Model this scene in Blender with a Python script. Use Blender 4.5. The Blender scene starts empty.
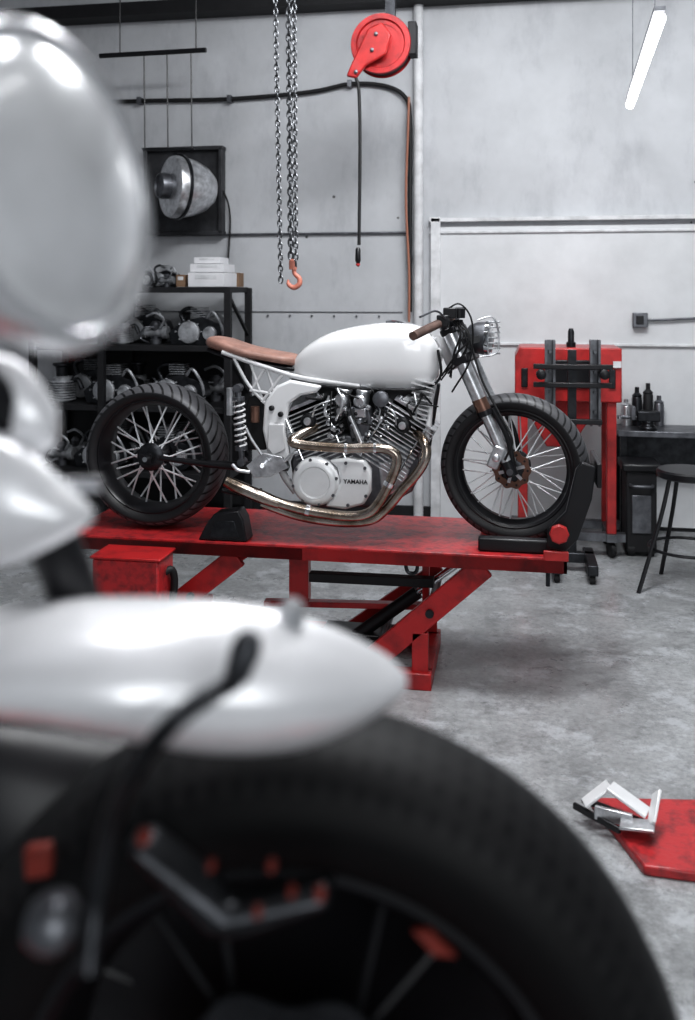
import bpy, bmesh, math, random
from math import pi, sin, cos, radians
from mathutils import Vector, Matrix
random.seed(7)
V = Vector
YAW = radians(10); CC = cos(YAW); SS = sin(YAW)
EYE = 1.69; FP = 925.0; HZ = 290.0

def P(u, v, Y):
    """point of the vertical survey plane Y=const (room metres)"""
    t = (u-347.5)/FP; den = CC+SS*t
    return V((Y*(-SS+CC*t)/den, Y, EYE-(v-HZ)*Y/(FP*den)))
def G(u, v, z=0.0):
    """point of the horizontal plane at height z"""
    d = (EYE-z)*FP/(v-HZ); t = (u-347.5)/FP
    return V((d*(-SS+CC*t), d*(CC+SS*t), z))
def D(u, v, d):
    t = (u-347.5)/FP
    return V((d*(-SS+CC*t), d*(CC+SS*t), EYE-(v-HZ)*d/FP))

# ------------------------------------------------------------- materials
def mat(name, col, rough=.5, metal=0, var=0.0, vs=6, bump=0.0, bs=40, col2=None, coat=0, emit=0, trans=0, detail=6, thr=(.35,.65)):
    m = bpy.data.materials.new(name); m.use_nodes = True
    nt = m.node_tree; b = nt.nodes['Principled BSDF']
    c = (*col, 1)
    b.inputs['Base Color'].default_value = c
    b.inputs['Roughness'].default_value = rough
    b.inputs['Metallic'].default_value = metal
    if coat:
        b.inputs['Coat Weight'].default_value = coat
        b.inputs['Coat Roughness'].default_value = .06
    if emit:
        b.inputs['Emission Color'].default_value = c
        b.inputs['Emission Strength'].default_value = emit
    if trans: b.inputs['Transmission Weight'].default_value = trans
    tc = nt.nodes.new('ShaderNodeTexCoord')
    if var or col2:
        n = nt.nodes.new('ShaderNodeTexNoise'); n.inputs['Scale'].default_value = vs
        n.inputs['Detail'].default_value = detail; n.inputs['Roughness'].default_value = .62
        nt.links.new(tc.outputs['Object'], n.inputs['Vector'])
        r = nt.nodes.new('ShaderNodeValToRGB')
        r.color_ramp.elements[0].position = thr[0]; r.color_ramp.elements[1].position = thr[1]
        if col2:
            r.color_ramp.elements[0].color = (*col2, 1); r.color_ramp.elements[1].color = c
        else:
            r.color_ramp.elements[0].color = (*[x*(1-var) for x in col], 1)
            r.color_ramp.elements[1].color = (*[min(1, x*(1+var*.5)) for x in col], 1)
        nt.links.new(n.outputs['Fac'], r.inputs['Fac'])
        nt.links.new(r.outputs['Color'], b.inputs['Base Color'])
    if bump:
        n2 = nt.nodes.new('ShaderNodeTexNoise'); n2.inputs['Scale'].default_value = bs; n2.inputs['Detail'].default_value = 4
        nt.links.new(tc.outputs['Object'], n2.inputs['Vector'])
        bp = nt.nodes.new('ShaderNodeBump'); bp.inputs['Strength'].default_value = bump; bp.inputs['Distance'].default_value = .01
        nt.links.new(n2.outputs['Fac'], bp.inputs['Height']); nt.links.new(bp.outputs['Normal'], b.inputs['Normal'])
    return m

def tyre_mat(name, R, n_blocks, slant, dotted=False, hi=.06, lo=.011, rough=.5):
    m = mat(name, (.018, .019, .021), rough)
    nt = m.node_tree; b = nt.nodes['Principled BSDF']; L = nt.links.new
    if dotted: b.inputs['Specular IOR Level'].default_value = .25
    tc = nt.nodes.new('ShaderNodeTexCoord'); s = nt.nodes.new('ShaderNodeSeparateXYZ'); L(tc.outputs['Object'], s.inputs[0])
    def mt(op, a, bb=None, c=None):
        x = nt.nodes.new('ShaderNodeMath'); x.operation = op
        for i, q in enumerate((a, bb, c)):
            if q is None: continue
            if isinstance(q, (int, float)): x.inputs[i].default_value = q
            else: L(q, x.inputs[i])
        return x.outputs[0]
    ang = mt('ARCTAN2', s.outputs['Z'], s.outputs['X'])
    ay = mt('ABSOLUTE', s.outputs['Y'])
    ph = mt('ADD', mt('MULTIPLY', ang, n_blocks/(2*pi)), mt('MULTIPLY', ay, slant))
    fr = mt('FRACT', ph)
    g1 = mt('LESS_THAN', fr, .35 if dotted else .24)
    if dotted:
        g1 = mt('MULTIPLY', g1, mt('LESS_THAN', mt('FRACT', mt('MULTIPLY', ay, 45)), .6))
    rad = mt('SQRT', mt('ADD', mt('MULTIPLY', s.outputs['X'], s.outputs['X']), mt('MULTIPLY', s.outputs['Z'], s.outputs['Z'])))
    tread = mt('GREATER_THAN', rad, R*.9)
    g = mt('MULTIPLY', g1, tread)
    bp = nt.nodes.new('ShaderNodeBump'); bp.invert = True; bp.inputs['Strength'].default_value = 1.0; bp.inputs['Distance'].default_value = .008
    L(g, bp.inputs['Height']); L(bp.outputs['Normal'], b.inputs['Normal'])
    def mixc(f, A, B):
        mx = nt.nodes.new('ShaderNodeMix'); mx.data_type = 'RGBA'
        for nm, q in (('A', A), ('B', B)):
            if isinstance(q, tuple): mx.inputs[nm].default_value = q
            else: L(q, mx.inputs[nm])
        L(f, mx.inputs['Factor']); return mx.outputs['Result']
    base = mixc(tread, (lo, lo, lo*1.15, 1), (hi, hi, hi*1.08, 1))
    L(mixc(g, base, (.003, .003, .004, 1)), b.inputs['Base Color'])
    return m

def floor_mat():
    m = mat('concrete_floor', (.2, .21, .22), .42)
    nt = m.node_tree; b = nt.nodes['Principled BSDF']; L = nt.links.new
    tc = nt.nodes.new('ShaderNodeTexCoord')
    def noi(s, d, r=.6):
        n = nt.nodes.new('ShaderNodeTexNoise'); n.inputs['Scale'].default_value = s; n.inputs['Detail'].default_value = d; n.inputs['Roughness'].default_value = r
        L(tc.outputs['Object'], n.inputs['Vector']); return n.outputs['Fac']
    def ramp(f, stops):
        r = nt.nodes.new('ShaderNodeValToRGB'); L(f, r.inputs['Fac'])
        e = r.color_ramp.elements
        e[0].position = stops[0][0]; e[0].color = (*[stops[0][1]]*3, 1)
        e[1].position = stops[-1][0]; e[1].color = (*[stops[-1][1]]*3, 1)
        for p, c in stops[1:-1]:
            q = e.new(p); q.color = (c, c, c, 1)
        return r.outputs['Color']
    def mix(t, a, bb, f=1.0):
        x = nt.nodes.new('ShaderNodeMix'); x.data_type = 'RGBA'; x.blend_type = t
        if isinstance(f, float): x.inputs['Factor'].default_value = f
        else: L(f, x.inputs['Factor'])
        L(a, x.inputs['A']); L(bb, x.inputs['B']); return x.outputs['Result']
    base = ramp(noi(1.6, 9, .66), [(.3, .20), (.5, .30), (.7, .40)])
    spk = ramp(noi(34, 9, .8), [(.33, .55), (.5, 1.0), (.68, 1.4)])
    c = mix('MULTIPLY', base, spk, .8)
    fl = ramp(noi(4.0, 12, .78), [(.52, 0.0), (.58, .5)])
    white = nt.nodes.new('ShaderNodeRGB'); white.outputs[0].default_value = (.52, .525, .54, 1)
    c = mix('MIX', c, white.outputs[0], fl)
    dk = ramp(noi(3.4, 12, .75), [(.36, .5), (.47, 1.0)])
    c = mix('MULTIPLY', c, dk, .7)
    tint = nt.nodes.new('ShaderNodeRGB'); tint.outputs[0].default_value = (.96, .98, 1.0, 1)
    c = mix('MULTIPLY', c, tint.outputs[0], 1.0)
    L(c, b.inputs['Base Color'])
    L(ramp(noi(2.2, 5), [(.35, .2), (.65, .45)]), b.inputs['Roughness'])
    bp = nt.nodes.new('ShaderNodeBump'); bp.inputs['Strength'].default_value = .15; bp.inputs['Distance'].default_value = .01
    L(noi(30, 6), bp.inputs['Height']); L(bp.outputs['Normal'], b.inputs['Normal'])
    return m

def wall_mat():
    m = mat('painted_block_wall', (.52, .53, .55), .75, var=.2, vs=1.1, thr=(.3, .7))
    nt = m.node_tree; b = nt.nodes['Principled BSDF']; L = nt.links.new
    src = b.inputs['Base Color'].links[0].from_socket
    tc = nt.nodes.new('ShaderNodeTexCoord')
    mp = nt.nodes.new('ShaderNodeMapping'); mp.inputs['Scale'].default_value = (2.0, 2.0, .8); L(tc.outputs['Object'], mp.inputs[0])
    n = nt.nodes.new('ShaderNodeTexNoise'); n.inputs['Scale'].default_value = 2.4; n.inputs['Detail'].default_value = 10; n.inputs['Roughness'].default_value = .7; L(mp.outputs[0], n.inputs['Vector'])
    r = nt.nodes.new('ShaderNodeValToRGB'); r.color_ramp.elements[0].position = .3; r.color_ramp.elements[0].color = (.68, .68, .70, 1); r.color_ramp.elements[1].position = .5; r.color_ramp.elements[1].color = (1, 1, 1, 1)
    L(n.outputs['Fac'], r.inputs['Fac'])
    x = nt.nodes.new('ShaderNodeMix'); x.data_type = 'RGBA'; x.blend_type = 'MULTIPLY'; x.inputs['Factor'].default_value = .5
    L(src, x.inputs['A']); L(r.outputs['Color'], x.inputs['B'])
    v = nt.nodes.new('ShaderNodeTexVoronoi'); v.inputs['Scale'].default_value = 2.6; L(tc.outputs['Object'], v.inputs['Vector'])
    lt = nt.nodes.new('ShaderNodeMath'); lt.operation = 'LESS_THAN'; lt.inputs[1].default_value = .03; L(v.outputs['Distance'], lt.inputs[0])
    y = nt.nodes.new('ShaderNodeMix'); y.data_type = 'RGBA'; y.inputs['B'].default_value = (.1, .1, .1, 1); L(lt.outputs[0], y.inputs['Factor']); L(x.outputs['Result'], y.inputs['A'])
    L(y.outputs['Result'], b.inputs['Base Color'])
    return m

WALL = wall_mat()
WALL2 = mat('white_panel', (.63, .64, .655), .6, var=.14, vs=2.2, thr=(.3, .7), detail=10)
TRIMW = mat('trim_paint', (.62, .625, .64), .55, var=.2, vs=9)
CEIL = mat('ceiling_paint', (.3, .3, .31), .8, var=.1, vs=2)
FLOOR = floor_mat()
RED = mat('red_paint', (.43, .020, .022), .36, col2=(.24, .016, .018), vs=9, bump=.06, bs=60, coat=.15, thr=(.34, .52))
REDTOP = mat('scratched_red_paint', (.45, .032, .036), .30, col2=(.20, .024, .028), vs=22, bump=.12, bs=70, detail=12, thr=(.36, .54))
REDHOT = mat('worn_bright_red_paint', (.42, .026, .026), .38, var=.35, vs=8, coat=.2)
REDDULL = mat('dull_red_anodizing', (.20, .028, .018), .55, 0, var=.3, vs=20)
BLACK = mat('black_paint', (.007, .007, .009), .38, var=.2, vs=12)
BLACKM = mat('matte_black', (.010, .010, .012), .65, var=.3, vs=10, bump=.1)
RUBBER = mat('black_rubber', (.009, .009, .010), .6)
DKMETAL = mat('dark_steel', (.045, .047, .052), .35, .8, var=.4, vs=20)
GUN = mat('grey_steel', (.17, .175, .19), .4, .8, var=.35, vs=14)
CHAINM = mat('galvanised_chain', (.17, .175, .185), .38, .8, var=.4, vs=20)
ALU = mat('cast_aluminium', (.64, .65, .67), .3, .8, var=.3, vs=25, bump=.05, bs=90)
FIN = mat('fin_edge_metal', (.64, .65, .67), .32, .65, var=.5, vs=30)
PART1 = mat('dusty_aluminium', (.42, .43, .45), .45, .55, var=.5, vs=18)
ALUW = mat('pale_engine_cover', (.80, .805, .815), .28, .1, var=.06, vs=8, coat=.5)
CHROME = mat('chrome', (.78, .79, .81), .12, 1.0)
SPOKE = mat('bright_spoke', (.7, .71, .73), .35, .25)
STEEL = mat('tinted_stainless', (.56, .50, .45), .24, 1.0, col2=(.24, .185, .14), vs=7, thr=(.38, .6))
WHITE = mat('pearl_white_paint', (.77, .77, .78), .16, coat=1.0, var=.04, vs=3)
SILVERW = mat('silver_white_paint', (.82, .82, .84), .3, .25, var=.14, vs=3.5, coat=.5, thr=(.35, .65))
WHITEM = mat('white_frame_paint', (.62, .62, .63), .35, coat=.3, var=.1, vs=8)
LEATHER = mat('tan_leather', (.31, .175, .14), .45, var=.3, vs=14, bump=.2, bs=120)
LEATHERD = mat('brown_grip_leather', (.13, .08, .066), .6, var=.3, vs=30, bump=.3, bs=160)
COPPER = mat('bronze_disc', (.22, .13, .10), .35, .8, var=.3, vs=10)
ORANGE = mat('orange_hook_paint', (.58, .22, .16), .45, var=.2, vs=10)
ORHOSE = mat('orange_hose', (.34, .15, .10), .5)
CARD = mat('cardboard', (.22, .14, .09), .8, var=.2, vs=8)
PAPER = mat('white_carton', (.7, .7, .72), .6, var=.08, vs=6)
GLOW = mat('tube_glow', (1, 1, 1), .5, emit=6)
GLASS = mat('lamp_glass', (.9, .9, .92), .12, trans=.6)
LENS = mat('frosted_lens', (.84, .85, .87), .22, .45, var=.2, vs=8, thr=(.3, .7), coat=.8)
REFL = mat('satin_silver_shell', (.84, .85, .87), .24, .8)

# ------------------------------------------------------------- mesh tools
WL = {}
def cat(pts, n=6):
    pts = [V(p) for p in pts]
    if len(pts) < 3: return pts
    o = []; q = [pts[0]*2-pts[1]]+pts+[pts[-1]*2-pts[-2]]
    for i in range(1, len(q)-2):
        a, b, c, d = q[i-1:i+3]
        for k in range(n):
            t = k/n
            o.append(.5*((2*b)+(c-a)*t+(2*a-5*b+4*c-d)*t*t+(3*b-a-3*c+d)*t**3))
    o.append(pts[-1]); return o

def basis(ax):
    ax = V(ax).normalized()
    u = ax.cross(V((0, 0, 1)))
    if u.length < .05: u = ax.cross(V((1, 0, 0)))
    u.normalize(); return u, ax.cross(u).normalized(), ax

class MB:
    def __init__(s): s.v = []; s.f = []; s.m = []
    def add(s, vs, fs, mi=0):
        o = len(s.v); s.v += [V(x) for x in vs]
        s.f += [tuple(i+o for i in f) for f in fs]; s.m += [mi]*len(fs); return s
    def box(s, c, size, R=None, mi=0, taper=1.0):
        c = V(c); hx, hy, hz = [q/2 for q in size]; vs = []
        for z in (-1, 1):
            k = taper if z > 0 else 1
            for x, y in ((-1, -1), (1, -1), (1, 1), (-1, 1)):
                p = V((x*hx*k, y*hy*k, z*hz)); vs.append(c+(R @ p if R else p))
        return s.add(vs, [(3, 2, 1, 0), (4, 5, 6, 7), (0, 1, 5, 4), (1, 2, 6, 5), (2, 3, 7, 6), (3, 0, 4, 7)], mi)
    def bar(s, a, b, w, h, mi=0, side=(0, 1, 0)):
        a = V(a); b = V(b); d = (b-a); L = d.length; d.normalize(); sd = V(side)
        sd = (sd-d*sd.dot(d)).normalized(); up = d.cross(sd)
        R = Matrix((d, sd, up)).transposed()
        return s.box((a+b)/2, (L, w, h), R, mi)
    def prism(s, pts, vec, mi=0):
        n = len(pts); vs = [V(p) for p in pts]+[V(p)+V(vec) for p in pts]
        return s.add(vs, [tuple(range(n)), tuple(range(2*n-1, n-1, -1))]+[(i, (i+1) % n, n+(i+1) % n, n+i) for i in range(n)], mi)
    def tube(s, pts, r, seg=10, mi=0, n=6, smooth=True, caps=True, close=False):
        P0 = [V(p) for p in pts]
        rs = r if isinstance(r, (list, tuple)) else None
        if smooth and len(P0) > 2 and not close:
            Q = cat(P0, n)
            if rs:
                R = [rs[min(i//n, len(rs)-2)]*(1-(i % n)/n)+rs[min(i//n+1, len(rs)-1)]*((i % n)/n) for i in range(len(Q)-1)]+[rs[-1]]
            else: R = [r]*len(Q)
        else: Q = P0; R = list(rs) if rs else [r]*len(Q)
        N = len(Q); vs = []
        T = []
        for i in range(N):
            if close: t = Q[(i+1) % N]-Q[i-1]
            else: t = Q[min(i+1, N-1)]-Q[max(i-1, 0)]
            T.append(t.normalized())
        u, w, _ = basis(T[0])
        for i in range(N):
            u = (u-T[i]*u.dot(T[i])).normalized(); w = T[i].cross(u)
            for k in range(seg):
                a = 2*pi*k/seg; vs.append(Q[i]+R[i]*(cos(a)*u+sin(a)*w))
        fs = []
        for i in range(N if close else N-1):
            j = (i+1) % N
            for k in range(seg):
                k2 = (k+1) % seg; fs.append((i*seg+k, i*seg+k2, j*seg+k2, j*seg+k))
        if caps and not close: fs += [tuple(range(seg-1, -1, -1)), tuple((N-1)*seg+k for k in range(seg))]
        return s.add(vs, fs, mi)
    def cyl(s, a, b, r, seg=14, mi=0, r2=None):
        return s.tube([a, b], [r, r if r2 is None else r2], seg, mi)
    def lathe(s, prof, c, ax=(0, 1, 0), seg=40, mi=0, loop=False, rfun=None):
        u, w, ax = basis(ax); c = V(c); n = len(prof); vs = []
        for k in range(seg):
            a = 2*pi*k/seg
            for h, r in prof:
                rr = r if rfun is None else r*rfun(a)
                vs.append(c+ax*h+rr*(cos(a)*u+sin(a)*w))
        fs = []
        for k in range(seg):
            k2 = (k+1) % seg
            for i in range(n if loop else n-1):
                j = (i+1) % n; fs.append((k*n+i, k*n+j, k2*n+j, k2*n+i))
        if not loop:
            if prof[0][1] > 1e-4: fs.append(tuple(k*n for k in range(seg)))
            if prof[-1][1] > 1e-4: fs.append(tuple(k*n+n-1 for k in range(seg-1, -1, -1)))
        return s.add(vs, fs, mi)
    def loft(s, rings, mi=0):
        n = len(rings[0]); N = len(rings); vs = [p for r in rings for p in r]
        fs = [(i*n+k, i*n+(k+1) % n, (i+1)*n+(k+1) % n, (i+1)*n+k) for i in range(N-1) for k in range(n)]
        fs += [tuple(range(n-1, -1, -1)), tuple((N-1)*n+k for k in range(n))]
        return s.add(vs, fs, mi)
    def obj(s, name, mats, parent=None, bevel=0, sub=0, label=None, sharp=38, origin=None, **kw):
        if not isinstance(mats, (list, tuple)): mats = [mats]
        me = bpy.data.meshes.new(name)
        if origin is None:
            lo = V([min(v[i] for v in s.v) for i in range(3)]); hi = V([max(v[i] for v in s.v) for i in range(3)])
            origin = (lo+hi)/2
            if parent is None: origin.z = lo.z
        origin = V(origin)
        me.from_pydata([v-origin for v in s.v], [], s.f)
        for m in mats: me.materials.append(m)
        bm = bmesh.new(); bm.from_mesh(me)
        for f, mi in zip(bm.faces, s.m): f.material_index = mi; f.smooth = True
        bmesh.ops.remove_doubles(bm, verts=bm.verts, dist=1e-5)
        bmesh.ops.recalc_face_normals(bm, faces=bm.faces)
        for e in bm.edges:
            if len(e.link_faces) == 2 and e.calc_face_angle(0) > radians(sharp): e.smooth = False
        bm.to_mesh(me); bm.free()
        o = bpy.data.objects.new(name, me); bpy.context.collection.objects.link(o)
        if parent is not None:
            o.parent = parent; o.location = origin-WL[parent.name]
        else: o.location = origin
        WL[o.name] = origin
        if bevel:
            b = o.modifiers.new('bevel', 'BEVEL'); b.width = bevel; b.segments = 2; b.limit_method = 'ANGLE'; b.angle_limit = radians(40)
        if sub:
            q = o.modifiers.new('sub', 'SUBSURF'); q.levels = sub; q.render_levels = sub
        if label: o['label'] = label
        for k, x in kw.items(): o[k] = x
        return o

def root(name, loc, label, category, **kw):
    o = bpy.data.objects.new(name, None); bpy.context.collection.objects.link(o)
    o.empty_display_size = .05; o.location = loc; o['label'] = label; o['category'] = category
    for k, x in kw.items(): o[k] = x
    WL[o.name] = V(loc); return o
def sub_empty(name, parent, loc, rotz=0):
    o = bpy.data.objects.new(name, None); bpy.context.collection.objects.link(o)
    o.empty_display_size = .03; o.parent = parent; o.location = V(loc)-WL[parent.name]
    o.rotation_euler = (0, 0, rotz); WL[o.name] = V((0, 0, 0)); return o
def group_at(name, parent, loc):
    o = bpy.data.objects.new(name, None); bpy.context.collection.objects.link(o)
    o.empty_display_size = .03; o.parent = parent; o.location = V(loc)-WL[parent.name]
    WL[o.name] = V(loc); return o

def xloft(secs, Yc, n=28, e=.8, steps=5):
    q = cat([V((a, b, c)) for a, b, c, _ in secs], steps)
    w = [x.x for x in cat([V((d, 0, 0)) for *_, d in secs], steps)]
    rings = []
    for p, hw in zip(q, w):
        t = P(p.x, p.y, Yc); b = P(p.x, p.z, Yc); mid = (t+b)/2; hh = (t.z-b.z)/2; r = []
        for k in range(n):
            a = 2*pi*k/n; cx = cos(a); sx = sin(a)
            r.append(mid+V((0, math.copysign(abs(cx)**e, cx)*hw, math.copysign(abs(sx)**e, sx)*hh)))
        rings.append(r)
    return rings

# ------------------------------------------------------------- camera
cam_d = bpy.data.cameras.new('camera'); cam = bpy.data.objects.new('camera', cam_d)
bpy.context.collection.objects.link(cam); bpy.context.scene.camera = cam
cam.location = (0, 0, EYE); cam.rotation_euler = (radians(90), 0, YAW)
cam_d.sensor_width = 36; cam_d.lens = FP/1020*36; cam_d.shift_y = -(510-HZ)/1020; cam_d.clip_start = .02
cam_d.dof.use_dof = True; cam_d.dof.focus_distance = 4.05; cam_d.dof.aperture_fstop = 2.3
try:
    bpy.context.scene.view_settings.view_transform = 'Standard'
    bpy.context.scene.view_settings.look = 'Medium High Contrast'
except Exception: pass

# ------------------------------------------------------------- room
YW = 6.8
def struct(mb, name, m, **kw):
    return mb.obj(name, m, kind='structure', **kw)
struct(MB().box((0, 2.2, -.05), (10, 9.6, .1)), 'floor', FLOOR, origin=(0, 2.2, 0))
struct(MB().box((0, YW+.1, 2.15), (10, .2, 4.3)), 'wall_back', WALL)
struct(MB().box((-5.1, 2.2, 2.15), (.2, 9.6, 4.3)), 'wall_left', WALL)
struct(MB().box((5.1, 2.2, 2.15), (.2, 9.6, 4.3)), 'wall_right', WALL)
struct(MB().box((0, 2.2, 4.35), (10.2, 9.6, .1)), 'ceiling', CEIL)
a = P(430, 218, YW); zt = a.z; xl = a.x
mb = MB().box(((xl+2.6)/2+.04, YW-.02, (zt-.08)/2+.02), (2.6-xl-.05, .035, zt-.1))
struct(mb, 'door_1', WALL2)
mb = MB(); mb.box((xl+.045, YW-.035, zt/2), (.07, .07, zt)); mb.box(((xl+2.6)/2, YW-.035, zt-.02), (2.6-xl, .07, .03))
mb.box(((xl+2.6)/2, YW-.03, zt-.11), (2.6-xl, .05, .018))
struct(mb, 'trim_1', TRIMW, bevel=.004)
z2 = P(560, 344, YW).z
struct(MB().box(((xl+2.6)/2, YW-.045, z2), (2.6-xl-.1, .03, .018)), 'trim_2', TRIMW, bevel=.003)
z3 = P(300, 234, YW).z
struct(MB().cyl((-4.9, YW-.02, z3), (xl-.14, YW-.02, z3), .009), 'trim_3', GUN)
z4 = P(330, 312, YW).z
mb = MB().box(((-4.9+xl-.2)/2, YW-.004, z4), (4.9+xl-.2, .008, .006))
for i in range(26):
    x = -4.7+i*.17
    if x < xl-.25: mb.cyl((x, YW, z4-.03), (x, YW-.012, z4-.03), .008, 8)
struct(mb, 'trim_4', GUN)
xp = P(419, 100, YW).x
struct(MB().cyl((xp, YW-.045, 0), (xp, YW-.045, 4.3), .036, 20), 'trim_5', TRIMW)
zb = P(340, 10, 6.6).z
struct(MB().box((0, 6.7, zb+.1), (9.9, .18, .1)), 'trim_6', BLACKM)
struct(MB().box((-1.6, YW-.012, .05), (6.6, .024, .1)), 'baseboard_back', BLACKM)

k = root('air_hose', P(300, 100, YW-.03), 'black rubber air hose clipped along the wall', 'hose')
MB().tube([P(60, 104, YW-.03), P(140, 101, YW-.03), P(230, 99, YW-.03), P(310, 92, YW-.03), P(350, 84, YW-.03), P(385, 86, YW-.03), P(405, 97, YW-.05), P(410, 120, YW-.07), P(410, 200, YW-.07), P(410, 312, YW-.07)], .016).obj('hose', RUBBER, k)
for u, v in ((140, 101), (230, 99), (350, 84), (410, 180), (410, 260)): MB().box(P(u, v, YW-.037), (.03, .07, .05)).obj('clip', GUN, k)
MB().tube([P(409, 97, YW-.09), P(408, 130, YW-.13), P(406, 200, YW-.12), P(409, 270, YW-.12), P(409, 322, YW-.12)], .009).obj('air_line', ORHOSE, k, label='orange air line')
mb = MB().box(P(640, 320, YW-.07), (.1, .05, .1)); mb.box(P(640, 320, YW-.1), (.05, .012, .06), mi=1)
mb.tube([P(640, 320, YW-.06), P(660, 320, YW-.06), P(700, 318, YW-.06)], .009)
mb.obj('electrical_outlet', [GUN, BLACK], bevel=.004, label='small grey metal electrical outlet box', category='outlet')
# ------------------------------------------------------------- hose reel
YR = 5.6
rc = P(382, 46, YR)
k = root('hose_reel', rc, 'red round hose reel hanging from the ceiling', 'hose reel')
MB().lathe([(-.05, .03), (-.05, .14), (-.07, .15), (-.07, .18), (-.055, .185), (-.055, .12), (.055, .12), (.055, .185), (.07, .18), (.07, .03)], rc, seg=48).obj('drum', RED, k)
MB().lathe([(-.1, 0), (-.1, .035), (-.02, .04), (-.02, 0)], rc, seg=24).obj('hub', DKMETAL, k)
MB().lathe([(-.05, .122), (-.05, .172), (.05, .172), (.05, .122)], rc, seg=40, loop=True).obj('wound_hose', RUBBER, k)
mb = MB(); mb.prism([P(346, 76, YR-.12), P(350, 66, YR-.12), P(368, 28, YR-.12), P(382, 22, YR-.12), P(391, 34, YR-.12), P(386, 54, YR-.12), P(366, 65, YR-.12), P(356, 78, YR-.12)], (0, .03, 0))
mb.obj('guide_arm', REDHOT, k, bevel=.01)
for u, v in ((376, 34), (372, 50), (356, 72)): MB().lathe([(0, .012), (.01, .012), (.014, .006), (.014, 0)], P(u, v, YR-.12), (0, -1, 0), 12).obj('arm_bolt', GUN, k)
mb = MB(); mb.box((rc.x+.04, YR+.1, rc.z+.12), (.05, .04, .4)); mb.box((rc.x+.04, YR+.1, (rc.z+.2+4.3)/2), (.06, .06, 4.1-rc.z))
mb.obj('bracket', DKMETAL, k)
MB().box(P(413, 40, YR), (.05, .12, .2)).obj('side_guard', BLACKM, k, bevel=.006)
MB().tube([P(356, 78, YR-.1), P(359, 92, YR-.1), P(360, 150, YR-.1), P(359, 245, YR-.1)], .010).obj('cord', RUBBER, k)
MB().lathe([(0, .008), (.02, .017), (.09, .015), (.1, .008)], P(358, 264, YR-.1), (0, 0, 1), 14).obj('handle', BLACK, k)
MB().lathe([(0, .0), (.01, .013), (.02, .013), (.025, 0)], P(358, 267, YR-.1), (0, 0, 1), 14).obj('handle_tip', REDHOT, k)

# ------------------------------------------------------------- chain hoist
def chain(mb, a, b, L=.05, r=.0065):
    a = V(a); b = V(b); d = (b-a); n = int(d.length/(L*.74)); d.normalize()
    u0 = d.cross(V((0, 1, 0))).normalized(); w0 = d.cross(u0)
    for i in range(n):
        c = a+d*(i+.5)*L*.74; u = u0 if i % 2 else (w0+u0*.4).normalized(); pts = []
        for j in range(10):
            t = 2*pi*j/10; pts.append(c+d*cos(t)*L*.5+u*sin(t)*L*.27)
        mb.tube(pts, r, 5, close=True)
YH = 5.0
k = root('chain_hoist', P(288, 200, YH), 'steel lifting chains with an orange hook hanging down', 'chain hoist')
top = 4.28
mb = MB(); chain(mb, V((P(272, 0, YH).x, YH, top)), P(281, 288, YH), .042, .0045); mb.obj('hand_chain', CHAINM, k)
mb = MB(); chain(mb, V((P(287, 0, YH).x, YH, top)), P(291, 262, YH), .048, .0062); mb.obj('load_chain', CHAINM, k)
mb = MB(); chain(mb, V((P(293, 0, YH-.05).x, YH-.05, top)), P(296, 268, YH-.05), .042, .0045); mb.obj('hand_chain', CHAINM, k)
mb = MB(); mb.lathe([(-.02, 0), (-.02, .022), (.03, .022), (.04, .01), (.04, 0)], P(293, 266, YH), (0, 0, 1), 14)
hc = P(294, 280, YH)
pts = [hc+V((0, 0, .07)), hc+V((.004, 0, .035)), hc+V((.03, 0, .01)), hc+V((.03, 0, -.022)), hc+V((.0, 0, -.042)), hc+V((-.03, 0, -.025)), hc+V((-.034, 0, .002))]
mb.tube(pts, [.012, .012, .014, .015, .015, .012, .005], 10)
mb.obj('hook', ORANGE, k)
MB().box((P(285, 0, YH).x, YH, 4.25), (.2, .16, .08)).obj('hoist_body', DKMETAL, k)

# ------------------------------------------------------------- exhaust fan
fc = P(183, 191, 6.74)
k = root('exhaust_fan', fc, 'large round metal drum fan on a dark square frame', 'fan')
mb = MB()
A, Dq = P(146, 150, 6.72), P(221, 233, 6.72)
x0, x1, z1, z0 = A.x, Dq.x, A.z, Dq.z
mb.box(((x0+x1)/2, 6.765, (z0+z1)/2), (x1-x0, .05, z1-z0))
for (cx, cz, sx, sz) in (((x0+x1)/2, z1, x1-x0+.04, .03), ((x0+x1)/2, z0, x1-x0+.04, .03), (x0, (z0+z1)/2, .03, z1-z0), (x1, (z0+z1)/2, .03, z1-z0)):
    mb.box((cx, 6.74, cz), (sx, .09, sz))
mb.obj('frame', mat('dark_grey_panel', (.05, .051, .056), .5, .3, var=.5, vs=6), k, bevel=.004)
ax = V((-.72, -.69, .03)).normalized(); dc = P(176, 187, 6.38)
MB().lathe([(-.30, .0), (-.30, .05), (-.28, .11), (-.22, .165), (-.14, .20), (-.05, .222), (.02, .228), (.045, .218), (.055, .19), (.06, .12), (.06, 0)], dc, ax, 44).obj('drum', ALU, k)
MB().lathe([(.05, .0), (.05, .09), (.10, .095), (.13, .09), (.135, .078), (.12, .07), (.11, 0)], dc, ax, 28).obj('outlet_collar', GUN, k)
MB().lathe([(-.03, .2), (-.035, .236), (-.015, .238), (-.01, .2)], dc, ax, 44, loop=True).obj('clamp_band', DKMETAL, k)
MB().bar(dc-ax*.2, (dc.x+.16, 6.74, dc.z), .05, .05).obj('arm', DKMETAL, k)
MB().bar(dc+V((0, 0, .2)), (dc.x, dc.y, P(180, 151, 6.3).z), .03, .03, side=(1, 0, 0)).obj('hanger', DKMETAL, k)
MB().tube([P(205, 182, 6.6), P(222, 190, 6.72), P(230, 215, 6.76), P(228, 262, 6.76)], .007).obj('power_cord', RUBBER, k)
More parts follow.
